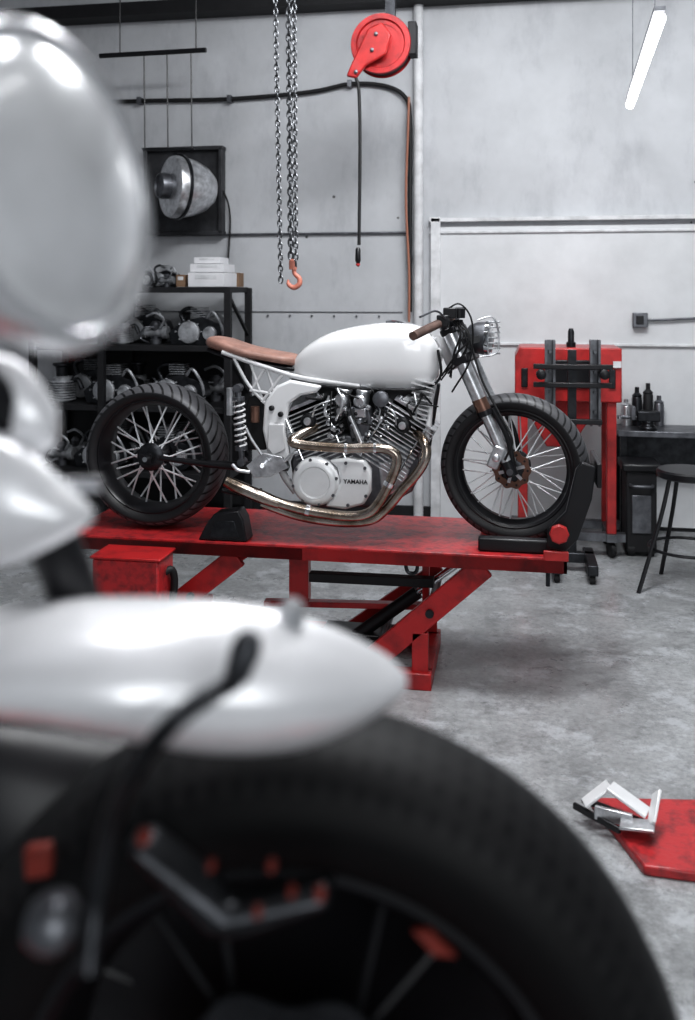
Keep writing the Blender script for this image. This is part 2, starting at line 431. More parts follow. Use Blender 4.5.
k = root('hanging_rod', P(160, 52, 6.3), 'black steel rod hung on thin wires', 'rod')
MB().cyl(P(100, 56, 6.3), P(206, 50, 6.3), .018, 12).obj('rod', BLACK, k)
for u in (144, 167, 191):
    MB().cyl(P(u, 53, 6.3), P(u+1, 150, 6.3), .005, 6).obj('wire', BLACK, k)
for u in (120, 196):
    MB().cyl(P(u, 53, 6.3), (P(u, 53, 6.3).x, 6.3, 4.3), .005, 6).obj('wire', BLACK, k)
MB().bar(P(142, 149, 6.3), P(194, 149, 6.3), .02, .012).obj('crossbar', DKMETAL, k)

# ------------------------------------------------------------- tube light
def tube_light(a, b):
    a = V(a); b = V(b)
    k = root('tube_light', (a+b)/2, 'glowing white fluorescent tube lamp under the ceiling', 'ceiling light', group='workshop tube lights')
    MB().tube([a, b], .027, 16).obj('tube', GLOW, k)
    d = (b-a).normalized()
    MB().bar(a+V((0, 0, .045)), b+V((0, 0, .045)), .05, .02).obj('housing', GUN, k)
    for q in (a+d*.25, b-d*.25):
        MB().cyl(q+V((0, 0, .05)), (q.x, q.y, 4.3), .003, 6).obj('hanger', GUN, k)
tube_light((.655, 4.3, 2.9), (.769, 6.28, 2.9))
tube_light((-1.5, 1.9, 3.9), (-1.5, 3.7, 3.9)); tube_light((1.6, .3, 3.9), (1.6, 2.1, 3.9))

# ------------------------------------------------------------- shelf rack
YF, YB_ = 6.1, 6.6
xL, xR = -3.35, P(228, 300, YF).x
k = root('storage_rack', ((xL+xR)/2, 6.35, 0), 'black steel shelving rack loaded with engine parts', 'shelf')
lev = [P(200, 287, YF).z, P(200, 346, YF).z, .88, .42]
for z in lev:
    MB().box(((xL+xR)/2, (YF+YB_)/2, z-.02), (xR-xL, YB_-YF, .04)).obj('shelf_board', BLACKM, k, bevel=.003)
for x in (xL, (xL+xR)/2-.2, xR):
    for y in (YF, YB_):
        MB().box((x, y, (lev[0]-.005)/2), (.045, .045, lev[0]-.005)).obj('post', BLACKM, k)
MB().box(((xL+xR)/2, YB_+.03, lev[1]/2+.05), (xR-xL, .012, lev[1]-.1)).obj('back_sheet', BLACKM, k)
for i in range(3): MB().bar((xR, YF, lev[i]-.05), (xR, YB_, lev[i+1]+.05), .02, .02, side=(1, 0, 0)).obj('side_brace', BLACKM, k)
def carton(u0, u1, v0, v1, Y, m, label, dep=.2, z0=None):
    a = P(u0, v0, Y); b = P(u1, v1, Y); w = b.x-a.x; h = a.z-b.z; z0 = lev[0]+.002 if z0 is None else z0
    c = V(((a.x+b.x)/2, Y+dep/2, z0+h/2))
    mb = MB().box(c, (w, dep, h))
    mb.box(c+V((0, 0, h/2)), (w*1.01, dep*.2, .003), None, 1)
    mb.box(c+V((0, -dep/2, h*.2)), (w*.6, .003, h*.3), None, 1)
    mb.obj('carton', [m, TRIMW], bevel=.004, label=label, category='box', group='boxes on the top shelf'); return z0+h+.004
zz = carton(188, 224, 268, 282, YF+.03, PAPER, 'flat white cardboard carton lying on a shelf', .3)
zz = carton(190, 224, 260, 268, YF+.05, PAPER, 'small white carton stacked on a larger one', .25, zz)
carton(194, 220, 254, 260, YF+.08, PAPER, 'thin white carton on top of a carton stack', .2, zz)
carton(228, 239, 266, 280, YF+.34, CARD, 'small brown cardboard box on a shelf', .12)
carton(176, 185, 270, 282, YF+.05, CARD, 'small brown cardboard box on a shelf', .15)

def t_cyl():
    mb = MB(); pr = [(0, 0), (0, .05)]
    for i in range(8): pr += [(.012+i*.014, .05), (.012+i*.014, .075), (.018+i*.014, .075), (.018+i*.014, .05)]
    pr += [(.13, .05), (.14, .04), (.14, .03), (.05, .03), (.05, 0)]
    mb.lathe(pr, (0, 0, 0), (0, 0, 1), 24); mb.tube([(.04, 0, .1), (.09, 0, .12), (.12, 0, .07)], .014, 8, mi=1)
    mb.lathe([(0, .03), (.05, .035), (.06, .05), (.07, .05), (.07, 0)], (0, 0, .14), (0, 0, 1), 16, mi=1); return mb
def t_carb():
    mb = MB(); mb.lathe([(-.08, .03), (-.06, .035), (-.06, .028), (.05, .028), (.05, .04), (.08, .04)], (0, 0, .07), (1, 0, 0), 20)
    mb.lathe([(0, .0), (0, .035), (.03, .038), (.035, .02), (.1, .03), (.12, .034), (.14, .02), (.14, 0)], (0, 0, 0), (0, 0, 1), 20, mi=1)
    mb.tube([(0, -.03, .1), (-.05, -.06, .1), (-.08, -.05, .04), (-.02, -.06, .01)], .006, 6, mi=1)
    mb.tube([(.04, -.03, .1), (.07, -.05, .15), (.02, -.05, .19), (-.05, -.02, .17)], .008, 6); return mb
def t_case():
    mb = MB(); mb.prism([(-.16, -.06, 0), (.1, -.06, 0), (.17, -.06, .05), (.14, -.06, .13), (.03, -.06, .17), (-.1, -.06, .14), (-.18, -.06, .07)], (0, .12, 0))
    mb.lathe([(.06, 0), (.06, .07), (.075, .065), (.08, .03), (.085, 0)], (-.05, 0, .075), (0, -1, 0), 24, mi=1)
    mb.lathe([(.06, 0), (.06, .045), (.085, .04), (.085, 0)], (.08, 0, .07), (0, -1, 0), 20, mi=1)
    for i in range(8):
        a = i*pi/4; mb.cyl((-.05+.08*cos(a), -.06, .08+.065*sin(a)), (-.05+.08*cos(a), -.08, .08+.065*sin(a)), .006, 6, mi=1)
    mb.tube([(-.1, 0, .13), (-.12, 0, .19), (-.05, -.02, .22), (.04, 0, .16)], .013, 8)
    mb.tube([(.05, -.04, .15), (.1, -.07, .2), (.15, -.06, .12), (.16, -.05, .04)], .009, 8, mi=1)
    for i in range(5): mb.box((.0, 0, .17+i*.013), (.09, .1, .005), mi=1)
    return mb
kinds = [(t_cyl, [PART1, DKMETAL], 'engine_cylinder', 'finned grey engine cylinder stored on a rack'), (t_carb, [PART1, GUN], 'carburetor', 'grimy metal carburetor stored on a rack'),
         (t_case, [DKMETAL, PART1], 'crankcase', 'dark cast engine crankcase stored on a rack')]
tmpl = [None]*4
def place(ki, loc, s, rz):
    fn, mm, nm, lb = kinds[ki]
    if tmpl[ki] is None:
        o = fn().obj(nm, mm, origin=(0, 0, 0), bevel=.003 if ki == 2 else 0); tmpl[ki] = o
    else:
        o = tmpl[ki].copy(); bpy.context.collection.objects.link(o)
    o['label'] = lb; o['category'] = 'engine part'; o['group'] = 'salvaged engine parts on the rack'
    o.location = loc; o.scale = (s, s, s); o.rotation_euler = (0, 0, rz)
HW = [(.075, .135), (.085, .085), (.19, .18)]
for li, s0 in ((0, .78), (1, 1.25), (2, 1.35), (3, 1.35)):
    for row, yoff in ((0, .16), (1, .385)):
        x = xL+.04
        lim = P(174, 280, YF).x if li == 0 else xR-.04
        while True:
            ki = random.choice([0, 1, 2, 2, 1, 0] if li else [2, 1, 2, 1]); s = s0*random.uniform(.85, 1.02)
            if x+sum(HW[ki])*s > lim:
                ki = 1
                if x+sum(HW[1])*s > lim: break
            place(ki, (x+HW[ki][0]*s, YF+yoff, lev[li]+.001), s, random.uniform(-.03, .03))
            x += sum(HW[ki])*s+.01

# ------------------------------------------------------------- red cabinet machine
YM = 6.2
k = root('blast_cabinet', (P(568, 400, YM).x, YM, 0), 'red metal blast cabinet on legs by the wall', 'workshop machine')
x0 = P(515, 370, YM-.2).x; x1 = P(622, 370, YM-.2).x; zt_ = P(570, 348, YM-.2).z; zb_ = P(570, 402, YM-.2).z
mb = MB().prism([(x0, YM-.2, zb_), (x1, YM-.2, zb_), (x1, YM-.2, zt_), (x0+.03, YM-.2, zt_), (x0, YM-.2, zt_-.06)], (0, .42, 0))
mb.obj('body', REDHOT, k, bevel=.008)
MB().box(((x0+x1)/2+.01, YM-.21, (zt_+zb_)/2+.01), ((x1-x0)*.44, .02, .17)).obj('window', BLACK, k, bevel=.006)
for x in (x0+.06, x1-.06): MB().box((x, YM-.205, (zt_+zb_)/2-.02), (.04, .025, .12)).obj('latch', DKMETAL, k, bevel=.005)
MB().box((x1-.03, YM-.21, zt_-.1), (.05, .015, .04)).obj('rating_plate', TRIMW, k)
MB().prism([(x0+.04, YM-.12, zb_), (x1-.12, YM-.12, zb_), (x1-.3, YM-.12, zb_-.3), (x0+.2, YM-.12, zb_-.3)], (0, .26, 0)).obj('hopper', RED, k, bevel=.008)
for x, y in ((x0+.05, YM-.15), (x1-.06, YM-.15), (x0+.05, YM+.17), (x1-.06, YM+.17)):
    MB().box((x, y, (zb_+.1)/2), (.06, .05, zb_-.1)).obj('leg', REDHOT, k, bevel=.006)
mb = MB(); mb.box(((x0+x1)/2, YM-.15, .13), (x1-x0+.05, .06, .05)); mb.box(((x0+x1)/2, YM+.17, .13), (x1-x0+.05, .06, .05)); mb.box((x1-.06, YM, .13), (.06, .4, .05)); mb.box((x0+.05, YM, .13), (.06, .4, .05))
mb.obj('base_frame', GUN, k)
for x, y in ((x0+.05, YM-.15), (x1-.06, YM-.15), (x0+.05, YM+.17), (x1-.06, YM+.17)):
    mb = MB().lathe([(-.018, 0), (-.018, .042), (-.012, .05), (.012, .05), (.018, .042), (.018, 0)], (x, y, .05), (1, .3, 0), 20); mb.box((x, y, .1), (.04, .03, .02)); mb.obj('caster', RUBBER, k)
mb = MB(); xh = P(571, 330, YM-.1).x; mb.lathe([(0, .03), (.03, .03), (.035, .02), (.1, .02), (.12, .012), (.12, 0)], (xh, YM-.1, zt_), (0, 0, 1), 18); mb.obj('air_regulator', DKMETAL, k)
YG = 5.72
k = root('engine_stand', (P(572, 400, YG).x, YG, 0), 'dark grey steel engine stand with upright channels', 'engine stand')
zl = P(572, 425, YG).z
for u in (550, 595):
    a = P(u, 340, YG)
    mb = MB(); mb.box((a.x-.024, YG, (a.z+zl)/2), (.014, .07, a.z-zl)); mb.box((a.x+.024, YG, (a.z+zl)/2), (.014, .07, a.z-zl)); mb.box((a.x, YG+.03, (a.z+zl)/2), (.06, .012, a.z-zl))
    for i in range(4): mb.cyl((a.x, YG+.02, zl+.08+i*.12), (a.x, YG-.02, zl+.08+i*.12), .009, 8)
    mb.obj('upright', GUN, k)
a = P(572, 350, YG); MB().box((a.x, YG, (a.z+.115)/2), (.05, .05, a.z-.115)).obj('centre_post', DKMETAL, k)
for v in (366, 384, 420):
    MB().box((P(572, 0, YG).x, YG-.06, P(570, v, YG).z), (.46 if v < 400 else .34, .04, .03)).obj('crossbar', BLACK, k, bevel=.004)
for u in (541, 604):
    c = P(u, 374, YG-.07); MB().lathe([(0, .03), (.05, .03), (.055, .02), (.055, 0)], c, (0, -1, 0), 18).obj('clamp_knob', BLACK, k)
for dx in (-.1, .1):
    MB().box((a.x+dx, YG-.08, .085), (.06, .4, .06)).obj('foot', DKMETAL, k, bevel=.006)
    for y in (YG-.24, YG+.08):
        MB().lathe([(-.015, 0), (-.015, .028), (.015, .028), (.015, 0)], (a.x+dx, y, .028), (1, 0, 0), 16).obj('caster', RUBBER, k)
MB().box((a.x, YG-.0, .085), (.26, .06, .06)).obj('base_bar', DKMETAL, k, bevel=.006)

# ------------------------------------------------------------- corner items
bx0 = P(623, 458, 6.1).x; bx1 = P(659, 458, 6.1).x; bz = P(640, 461, 6.1).z
k = root('waste_bin', ((bx0+bx1)/2, 6.2, 0), 'black plastic waste bin with a lid on wheels', 'bin')
MB().box(((bx0+bx1)/2, 6.2, (bz+.05)/2-.03), (bx1-bx0-.03, .24, bz-.06)).obj('body', BLACKM, k, bevel=.012)
MB().box(((bx0+bx1)/2, 6.2, bz-.04), (bx1-bx0+.02, .28, .05)).obj('lid', BLACK, k, bevel=.012)
MB().box(((bx0+bx1)/2, 6.075, bz*.45), (bx1-bx0-.1, .01, bz*.4)).obj('front_panel', GUN, k, bevel=.006)
MB().tube([((bx0+.04), 6.08, bz-.15), (bx0+.06, 6.04, bz-.15), (bx1-.06, 6.04, bz-.15), (bx1-.04, 6.08, bz-.15)], .01, 8).obj('handle', GUN, k)
for x in (bx0+.05, bx1-.05): MB().lathe([(-.02, 0), (-.02, .045), (.02, .045), (.02, 0)], (x, 6.12, .045), (1, 0, 0), 18).obj('wheel', RUBBER, k)
k = root('work_bench', (P(665, 440, 6.6).x, 6.58, 0), 'narrow grey metal workbench against the wall', 'workbench')
wz = P(660, 432, 6.4).z; wx0 = P(618, 430, 6.4).x; wx1 = wx0+1.1
MB().box(((wx0+wx1)/2, 6.58, wz-.02), (wx1-wx0, .34, .04)).obj('top', GUN, k, bevel=.004)
MB().box(((wx0+wx1)/2, 6.7, wz-.2), (wx1-wx0-.06, .03, .3)).obj('back_panel', DKMETAL, k)
for x in (wx0+.04, wx1-.04):
    for y in (6.45, 6.7): MB().box((x, y, (wz-.04)/2), (.04, .04, wz-.04)).obj('leg', DKMETAL, k)
c = V((P(648, 420, 6.5).x, 6.5, wz+.001))
k = root('bench_vise', c, 'dark steel bench vise bolted to the workbench', 'vise')
mb = MB(); mb.lathe([(0, .06), (.02, .06), (.03, .04), (.06, .04)], c, (0, 0, 1), 20); mb.box(c+V((.0, 0, .09)), (.15, .08, .07)); mb.obj('body', DKMETAL, k, bevel=.008)
mb = MB(); mb.box(c+V((-.1, 0, .11)), (.03, .09, .09)); mb.cyl(c+V((-.2, 0, .08)), c+V((-.05, 0, .08)), .012); mb.obj('jaw', GUN, k, bevel=.004)
MB().cyl(c+V((-.19, -.07, .08)), c+V((-.19, .06, .08)), .006, 8).obj('handle', CHROME, k)
for du, mm, h in ((626, ALU, 1.3), (637, DKMETAL, 1.9), (648, BLACKM, 2.1), (659, GUN, 1.5)):
    c = V((P(du, 420, 6.68).x, 6.68, wz+.001)); MB().lathe([(0, 0), (0, .034), (.1*h, .034), (.105*h, .030), (.11*h, .034), (.12*h, .015), (.14*h, .015), (.14*h, 0)], c, (0, 0, 1), 20).obj('oil_can', mm, label='small metal oil can standing on the workbench', category='can', group='cans on the workbench')
sc_ = G(688, 590); zs = .68
k = root('shop_stool', sc_, 'round black metal stool with splayed legs', 'stool')
MB().lathe([(zs-.05, 0), (zs-.05, .15), (zs-.04, .17), (zs-.01, .172), (zs, .16), (zs+.005, 0)], sc_, (0, 0, 1), 32).obj('seat', BLACK, k)
for a_ in (200, 290, 20, 110):
    t = radians(a_); MB().tube([sc_+V((.11*cos(t), .11*sin(t), zs-.04)), sc_+V((.17*cos(t), .17*sin(t), .4)), sc_+V((.30*cos(t), .30*sin(t), .0))], .012, 8).obj('leg', BLACK, k)
MB().tube([sc_+V((.21*cos(t*pi/12), .21*sin(t*pi/12), .24)) for t in range(24)], .009, 8, close=True).obj('foot_ring', BLACK, k)

# ------------------------------------------------------------- motorcycle lift
TZ = .596; TX0, TX1, TY0, TY1 = -1.98, .226, 3.86, 4.47
k = root('motorcycle_lift', ((TX0+TX1)/2, 4.16, 0), 'scratched red steel scissor lift table under the motorcycle', 'motorcycle lift')
MB().box(((TX0+TX1)/2, (TY0+TY1)/2, TZ-.006), (TX1-TX0, TY1-TY0, .012)).obj('deck', REDTOP, k, bevel=.003)
mb = MB()
mb.box(((TX0+TX1)/2, TY0+.006, TZ-.036), (TX1-TX0, .012, .05)); mb.box(((TX0+TX1)/2, TY1-.006, TZ-.036), (TX1-TX0, .012, .05))
mb.box((TX1-.006, (TY0+TY1)/2, TZ-.036), (.012, TY1-TY0, .05)); mb.box((TX0+.006, (TY0+TY1)/2, TZ-.036), (.012, TY1-TY0, .05))
for x in (-1.5, -1.0, -.5, -.1): mb.box((x, (TY0+TY1)/2, TZ-.03), (.05, TY1-TY0-.03, .035))
mb.obj('side_rail', RED, k)
def leg(u0, v0, u1, v1, Y, w=.085, nm='scissor_arm'):
    MB().bar(P(u0, v0, Y), P(u1, v1, Y), .03, w).obj(nm, RED, k, bevel=.004)
leg(484, 566, 372, 660, 3.93, .10); leg(440, 566, 330, 642, 4.40, .06)
leg(238, 556, 130, 640, 3.93, .095); leg(250, 548, 120, 635, 4.40, .06)
for u, v in ((430, 612), (192, 595), (376, 655)):
    a = P(u, v, 3.93); MB().cyl((a.x, 3.9, a.z), (a.x, 4.43, a.z), .018).obj('cross_shaft', DKMETAL, k)
mb = MB(); bl = -1.85; br = P(432, 680, 3.93).x
for y in (3.93, 4.40): mb.box(((bl+br)/2, y, .035), (br-bl, .07, .07))
for x in (bl+.04, -1.0, br-.04): mb.box((x, 4.165, .035), (.08, .45, .07))
mb.obj('base_frame', RED, k, bevel=.004)
for y in (3.93, 4.40):
    MB().box((br-.05, y, .15), (.07, .03, .17)).obj('pivot_bracket', RED, k, bevel=.004); MB().box((-1.5, y, .12), (.09, .03, .12)).obj('pivot_bracket', RED, k, bevel=.004)
MB().bar(P(310, 576, 4.1), P(434, 582, 4.1), .05, .04).obj('lock_ladder', BLACKM, k, bevel=.003)
MB().bar(P(265, 602, 4.2), P(434, 606, 4.2), .05, .025).obj('lock_ladder', RED, k, bevel=.003)
MB().bar(P(300, 556, 4.15), P(300, 600, 4.15), .06, .09).obj('centre_strut', RED, k, bevel=.003); MB().bar(P(426, 560, 4.15), P(426, 610, 4.15), .05, .03).obj('centre_strut', RED, k, bevel=.003)
MB().box((P(360, 630, 4.2).x, 4.2, .1), (.34, .16, .07)).obj('pump_block', BLACK, k, bevel=.006)
mb = MB(); mb.cyl(P(350, 640, 4.16), P(418, 592, 4.16), .03, 16); mb.cyl(P(415, 594, 4.16), P(455, 566, 4.16), .016, 12, mi=1); mb.obj('hydraulic_cylinder', [BLACK, CHROME], k)
MB().tube([P(418, 560, 3.92), P(416, 572, 3.92), P(408, 572, 3.92), P(405, 562, 3.92)], .008, 8).obj('release_hook', DKMETAL, k)
MB().tube([P(548, 570, 3.9), P(548, 586, 3.9)], .009, 8).obj('release_pin', DKMETAL, k)

x0 = P(92, 560, 3.66).x; x1 = P(158, 560, 3.66).x; zc = .555
k = root('pump_cabinet', ((x0+x1)/2, 3.75, 0), 'stained red steel pump cabinet beside the lift', 'cabinet')
MB().box(((x0+x1)/2, 3.75, zc/2), (x1-x0, .18, zc)).obj('body', REDTOP, k, bevel=.008)
MB().box(((x0+x1)/2, 3.75, zc+.006), (x1-x0+.02, .19, .012)).obj('cover', RED, k, bevel=.004)
MB().tube([P(160, 575, 3.75), P(172, 570, 3.78), P(174, 590, 3.8), P(165, 630, 3.8)], .016, 10).obj('hydraulic_hose', RUBBER, k)

k = root('wheel_chock', (P(222, 546, 3.95).x, 3.95, TZ), 'black plastic wedge chock standing on the lift', 'wheel chock')
yy = 3.87
pts = [P(198, 543, yy), P(206, 524, yy), P(214, 514, yy), P(238, 511, yy), P(243, 520, yy), P(247, 543, yy)]
for q in (0, -1): pts[q].z = TZ+.001
MB().prism(pts, (0, .1, 0)).obj('body', BLACK, k, bevel=.006)
ins = [P(208, 538, yy-.004), P(214, 522, yy-.004), P(234, 521, yy-.004), P(239, 538, yy-.004)]
MB().prism(ins, (0, .01, 0)).obj('recess', DKMETAL, k, bevel=.003)

# ------------------------------------------------------------- wheels
def wheel(par, c, R, W, rR, rotz, tm, nsp=32, disc=None, spoke_m=SPOKE, dr=.1, sp_r=.0026, seg=96, hubk=1.0):
    w = sub_empty('wheel', par, c, rotz); d = R-rR; O = (0, 0, 0)
    half = [(.36*W, rR-.004), (.44*W, rR+.12*d), (.5*W, rR+.40*d), (.495*W, rR+.55*d), (.44*W, rR+.72*d), (.34*W, rR+.86*d), (.2*W, rR+.96*d)]
    prof = [(-a, b) for a, b in half]+[(0, R)]+half[::-1]
    prof = prof+[(.2*W, rR-.008), (-.2*W, rR-.008)]
    MB().lathe(prof, O, seg=seg, loop=True).obj('tyre', tm, w, origin=O, sharp=60)
    rp = [(-.40*W, rR+.008), (-.41*W, rR-.002), (-.36*W, rR-.012), (-.22*W, rR-.016), (-.1*W, rR-.03), (.1*W, rR-.03), (.22*W, rR-.016), (.34*W, rR-.012), (.40*W, rR-.004), (.40*W, rR+.008), (0, rR-.01)]
    MB().lathe(rp, O, seg=seg, loop=True).obj('rim', BLACK, w, origin=O)
    hw = .42*W
    pr = [(-hw-.03, 0), (-hw-.03, .018), (-hw-.01, .02), (-hw-.01, .04), (-hw+.005, .058), (-hw+.015, .058), (-hw+.02, .036), (hw-.02, .036), (hw-.015, .058), (hw, .058), (hw, .03), (hw+.03, .02), (hw+.03, 0)]
    MB().lathe([(a, b*hubk) for a, b in pr], O, seg=32).obj('hub', DKMETAL, w, origin=O)
    for i in range(nsp):
        side = -1 if i % 2 else 1; cr = 1 if (i//2) % 2 else -1
        a = 2*pi*i/nsp; b = a+cr*.42
        p = V((.054*cos(a), side*(hw-.01), .054*sin(a))); q = V(((rR-.026)*cos(b), side*.08*W, (rR-.026)*sin(b)))
        MB().cyl(p, q, sp_r, 6).obj('spoke', spoke_m, w)
    if disc:
        y = -(hw+.008)
        MB().lathe([(y, .05), (y, dr), (y-.005, dr), (y-.005, .05)], O, seg=80, loop=True, rfun=lambda a: 1+.05*cos(a*10)).obj('brake_disc', disc, w, origin=O)
        mb = MB()
        for j in range(6):
            a = j*pi/3; mb.bar((.0*cos(a), y+.002, .0*sin(a)), (.058*cos(a+.3), y-.002, .058*sin(a+.3)), .008, .014)
        mb.obj('disc_carrier', BLACK if disc is not COPPER else ALU, w)
        if disc is COPPER:
            for j in range(10):
                a = j*pi/5; q = V(((dr-.012)*cos(a), y-.005, (dr-.012)*sin(a))); MB().lathe([(0, .005), (.003, .005), (.003, 0)], q, (0, -1, 0), 10).obj('disc_button', BLACK, w)
    return w

YB = 4.1
RR = .330; RF = .322
T1 = tyre_mat('rear_tread', RR, 40, 14, hi=.085); T2 = tyre_mat('front_tread', RF, 52, 14, hi=.06)
rw = P(158, 457, YB); fw = P(514, 469, YB)
rw.z = TZ+RR+.001; fw.z = TZ+RF+.001
moto = root('motorcycle', (P(335, 540, YB).x, YB, TZ), 'custom cafe racer with white tank and tan seat', 'motorcycle')
wheel(moto, rw, RR, .23, .258, 0, T1, 32, sp_r=.0046, hubk=1.1)
wheel(moto, fw, RF, .145, .255, radians(-8), T2, 36, COPPER, dr=.080, sp_r=.0032, hubk=1.15)

# wheel clamp
k = root('wheel_clamp', (P(530, 540, 4.1).x, 4.1, TZ), 'black steel front wheel clamp with a red knob', 'wheel clamp')
x0 = P(478, 545, 3.9).x; x1 = P(550, 545, 3.9).x
for yy in (3.93, 4.27): MB().box(((x0+x1)/2, yy, TZ+.03), (x1-x0, .05, .056)).obj('jaw', BLACK, k, bevel=.008)
for yy in (3.9, 4.25):
    pts = [P(546, 548, yy), P(548, 530, yy), P(566, 512, yy), P(576, 470, yy), P(582, 462, yy), P(596, 468, yy), P(592, 500, yy), P(578, 540, yy), P(566, 552, yy)]
    for q in pts: q.z = max(q.z, TZ+.001)
    MB().prism(pts, (0, .035, 0)).obj('arm', BLACK, k, bevel=.006)
MB().box((fw.x+RF+.022, 4.09, TZ+.33), (.02, .34, .1)).obj('wheel_stop', BLACK, k, bevel=.004)
MB().box((P(556, 545, 4.08).x, 4.09, TZ+.018), (.1, .30, .03)).obj('base_plate', BLACK, k, bevel=.004)
kc = P(559, 533, 3.86)
MB().lathe([(-.0, .012), (.02, .012), (.02, .032), (.028, .038), (.045, .038), (.05, .032), (.05, .0)], kc+V((0, .02, 0)), (0, -1, 0), 24, rfun=lambda a: 1+.05*cos(a*8)).obj('knob', REDHOT, k)
MB().cyl(kc+V((0, .06, 0)), kc, .01).obj('screw', GUN, k)
MB().box(P(556, 556, 3.845), (.1, .02, .04)).obj('adjuster', REDHOT, k, bevel=.004)

# tank
secs = [(291, 369, 379, .03), (296, 358, 381, .06), (310, 344, 384.5, .095), (335, 331, 387.5, .12), (372, 323.5, 389, .13), (402, 322.5, 389, .13), (421, 326.5, 388, .118), (432, 335, 384, .095), (439, 346, 376, .05)]
MB().loft(xloft(secs, YB, 44, .6)).obj('fuel_tank', WHITE, moto, sharp=70)
c = P(396, 323, YB); MB().lathe([(-.01, .0), (-.01, .045), (.006, .045), (.012, .036), (.014, 0)], c, (0.08, 0, 1), 28).obj('filler_cap', CHROME, moto)
MB().tube([P(292, 379, YB-.07), P(320, 386, YB-.115), P(370, 389, YB-.13), (P(410, 389.5, YB-.128)), P(431, 386, YB-.10), P(441, 374, YB-.06), P(438, 350, YB-.06)], .006, 8).obj('tank_seam', BLACK, moto)
ss = [(209, 339, 344, .05), (214, 336, 348, .085), (228, 338, 352, .115), (248, 345, 357, .125), (270, 350, 361, .12), (288, 353, 364, .11), (298, 355, 366, .07)]
MB().loft(xloft(ss, YB, 24, .7)).obj('seat', LEATHER, moto, sharp=70)
sp = [(212, 347, 351, .08), (230, 352, 357, .11), (255, 357, 363, .115), (285, 363, 369, .1), (300, 366, 371, .06)]
MB().loft(xloft(sp, YB, 20, .6)).obj('seat_pan', BLACK, moto, sharp=60)
mb = MB()
for s in (-1, 1):
    y = YB+s*.11
    mb.tube([P(222, 352, y), P(262, 366, y), P(302, 378, y), P(360, 386, y)], .011)
    mb.tube([P(234, 358, y), P(248, 384, y), P(266, 404, y)], .008)
    mb.tube([P(266, 366, y), P(252, 390, y)], .007); mb.tube([P(266, 366, y), P(276, 398, y)], .007); mb.tube([P(250, 362, y), P(262, 398, y)], .006)
    mb.tube([P(284, 372, y), P(262, 402, y)], .008)
    mb.tube([P(250, 390, y), P(284, 396, y)], .008)
mb.obj('rear_subframe', WHITEM, moto)
mb = MB()
for s in (-1, 1):
    y = YB+s*.1
    mb.tube([P(292, 384, y), P(278, 400, y), P(275, 430, y), P(282, 470, y), P(296, 492, y)], .017)
mb.tube([P(296, 388, YB), P(370, 384, YB), P(442, 350, YB)], .025)
for s in (-1, 1): mb.tube([P(440, 356, YB), P(432, 385, YB+s*.06), P(428, 430, YB+s*.1), P(420, 470, YB+s*.1)], .014)
mb.lathe([(-.08, .03), (.08, .03)], P(448, 352, YB), (-.42, 0, 1), 20)
mb.obj('main_frame', WHITEM, moto)
y = YB-.135
pts = [P(*q, y) for q in ((276, 386), (290, 380), (322, 386), (316, 393), (300, 396), (289, 404), (285, 430), (290, 460), (280, 468), (268, 458), (262, 430), (264, 402))]
MB().prism(pts, (0, .04, 0)).obj('side_cover', WHITE, moto, bevel=.012)
MB().prism([P(*q, y-.012) for q in ((268, 424), (284, 424), (285, 450), (273, 456), (267, 448))], (0, .014, 0)).obj('side_plate', WHITEM, moto, bevel=.005)
for u, v in ((272, 408), (281, 414), (277, 462)): MB().lathe([(0, .012), (.012, .012), (.016, .006), (.016, 0)], P(u, v, y), (0, -1, 0), 12).obj('cover_bolt', BLACK, moto)
for s in (-1, 1):
    y = YB+s*.15; a = P(238, 388, y); b = P(242, 462, y); d = b-a; hel = []
    u, w, ax = basis(d)
    for i in range(90):
        t = i/89; hel.append(a+d*(.16+.62*t)+.024*(cos(t*2*pi*8)*u+sin(t*2*pi*8)*w))
    sh = group_at('shock_absorber', moto, a)
    MB().tube(hel, .0048, 6, smooth=False).obj('spring', WHITEM, sh)
    mb = MB(); mb.tube([a, b], .013); mb.cyl(a+d*.12, a+d*.17, .028); mb.cyl(a+d*.78, a+d*.84, .028); mb.cyl(a+V((0, -.02, 0)), a+V((0, .03, 0)), .018); mb.cyl(b+V((0, -.02, 0)), b+V((0, .03, 0)), .018)
    mb.obj('damper', GUN, sh)
    MB().cyl(a+V((-.035, 0, .0)), a+V((-.035, 0, -.12)), .018, 14).obj('reservoir', ALU, sh)
mb = MB()
for s in (-1, 1):
    y = YB+s*.14
    mb.tube([P(160, 458, y), P(200, 463, y), P(240, 466, y), P(288, 466, y)], [.010, .015, .02, .022]); mb.box((rw.x, y, rw.z), (.05, .012, .04))
mb.cyl(P(285, 466, YB-.14), P(285, 466, YB+.14), .022)
mb.obj('swingarm', BLACK, moto)
MB().cyl(rw+V((0, -.16, 0)), rw+V((0, .16, 0)), .012).obj('rear_axle', CHROME, moto)

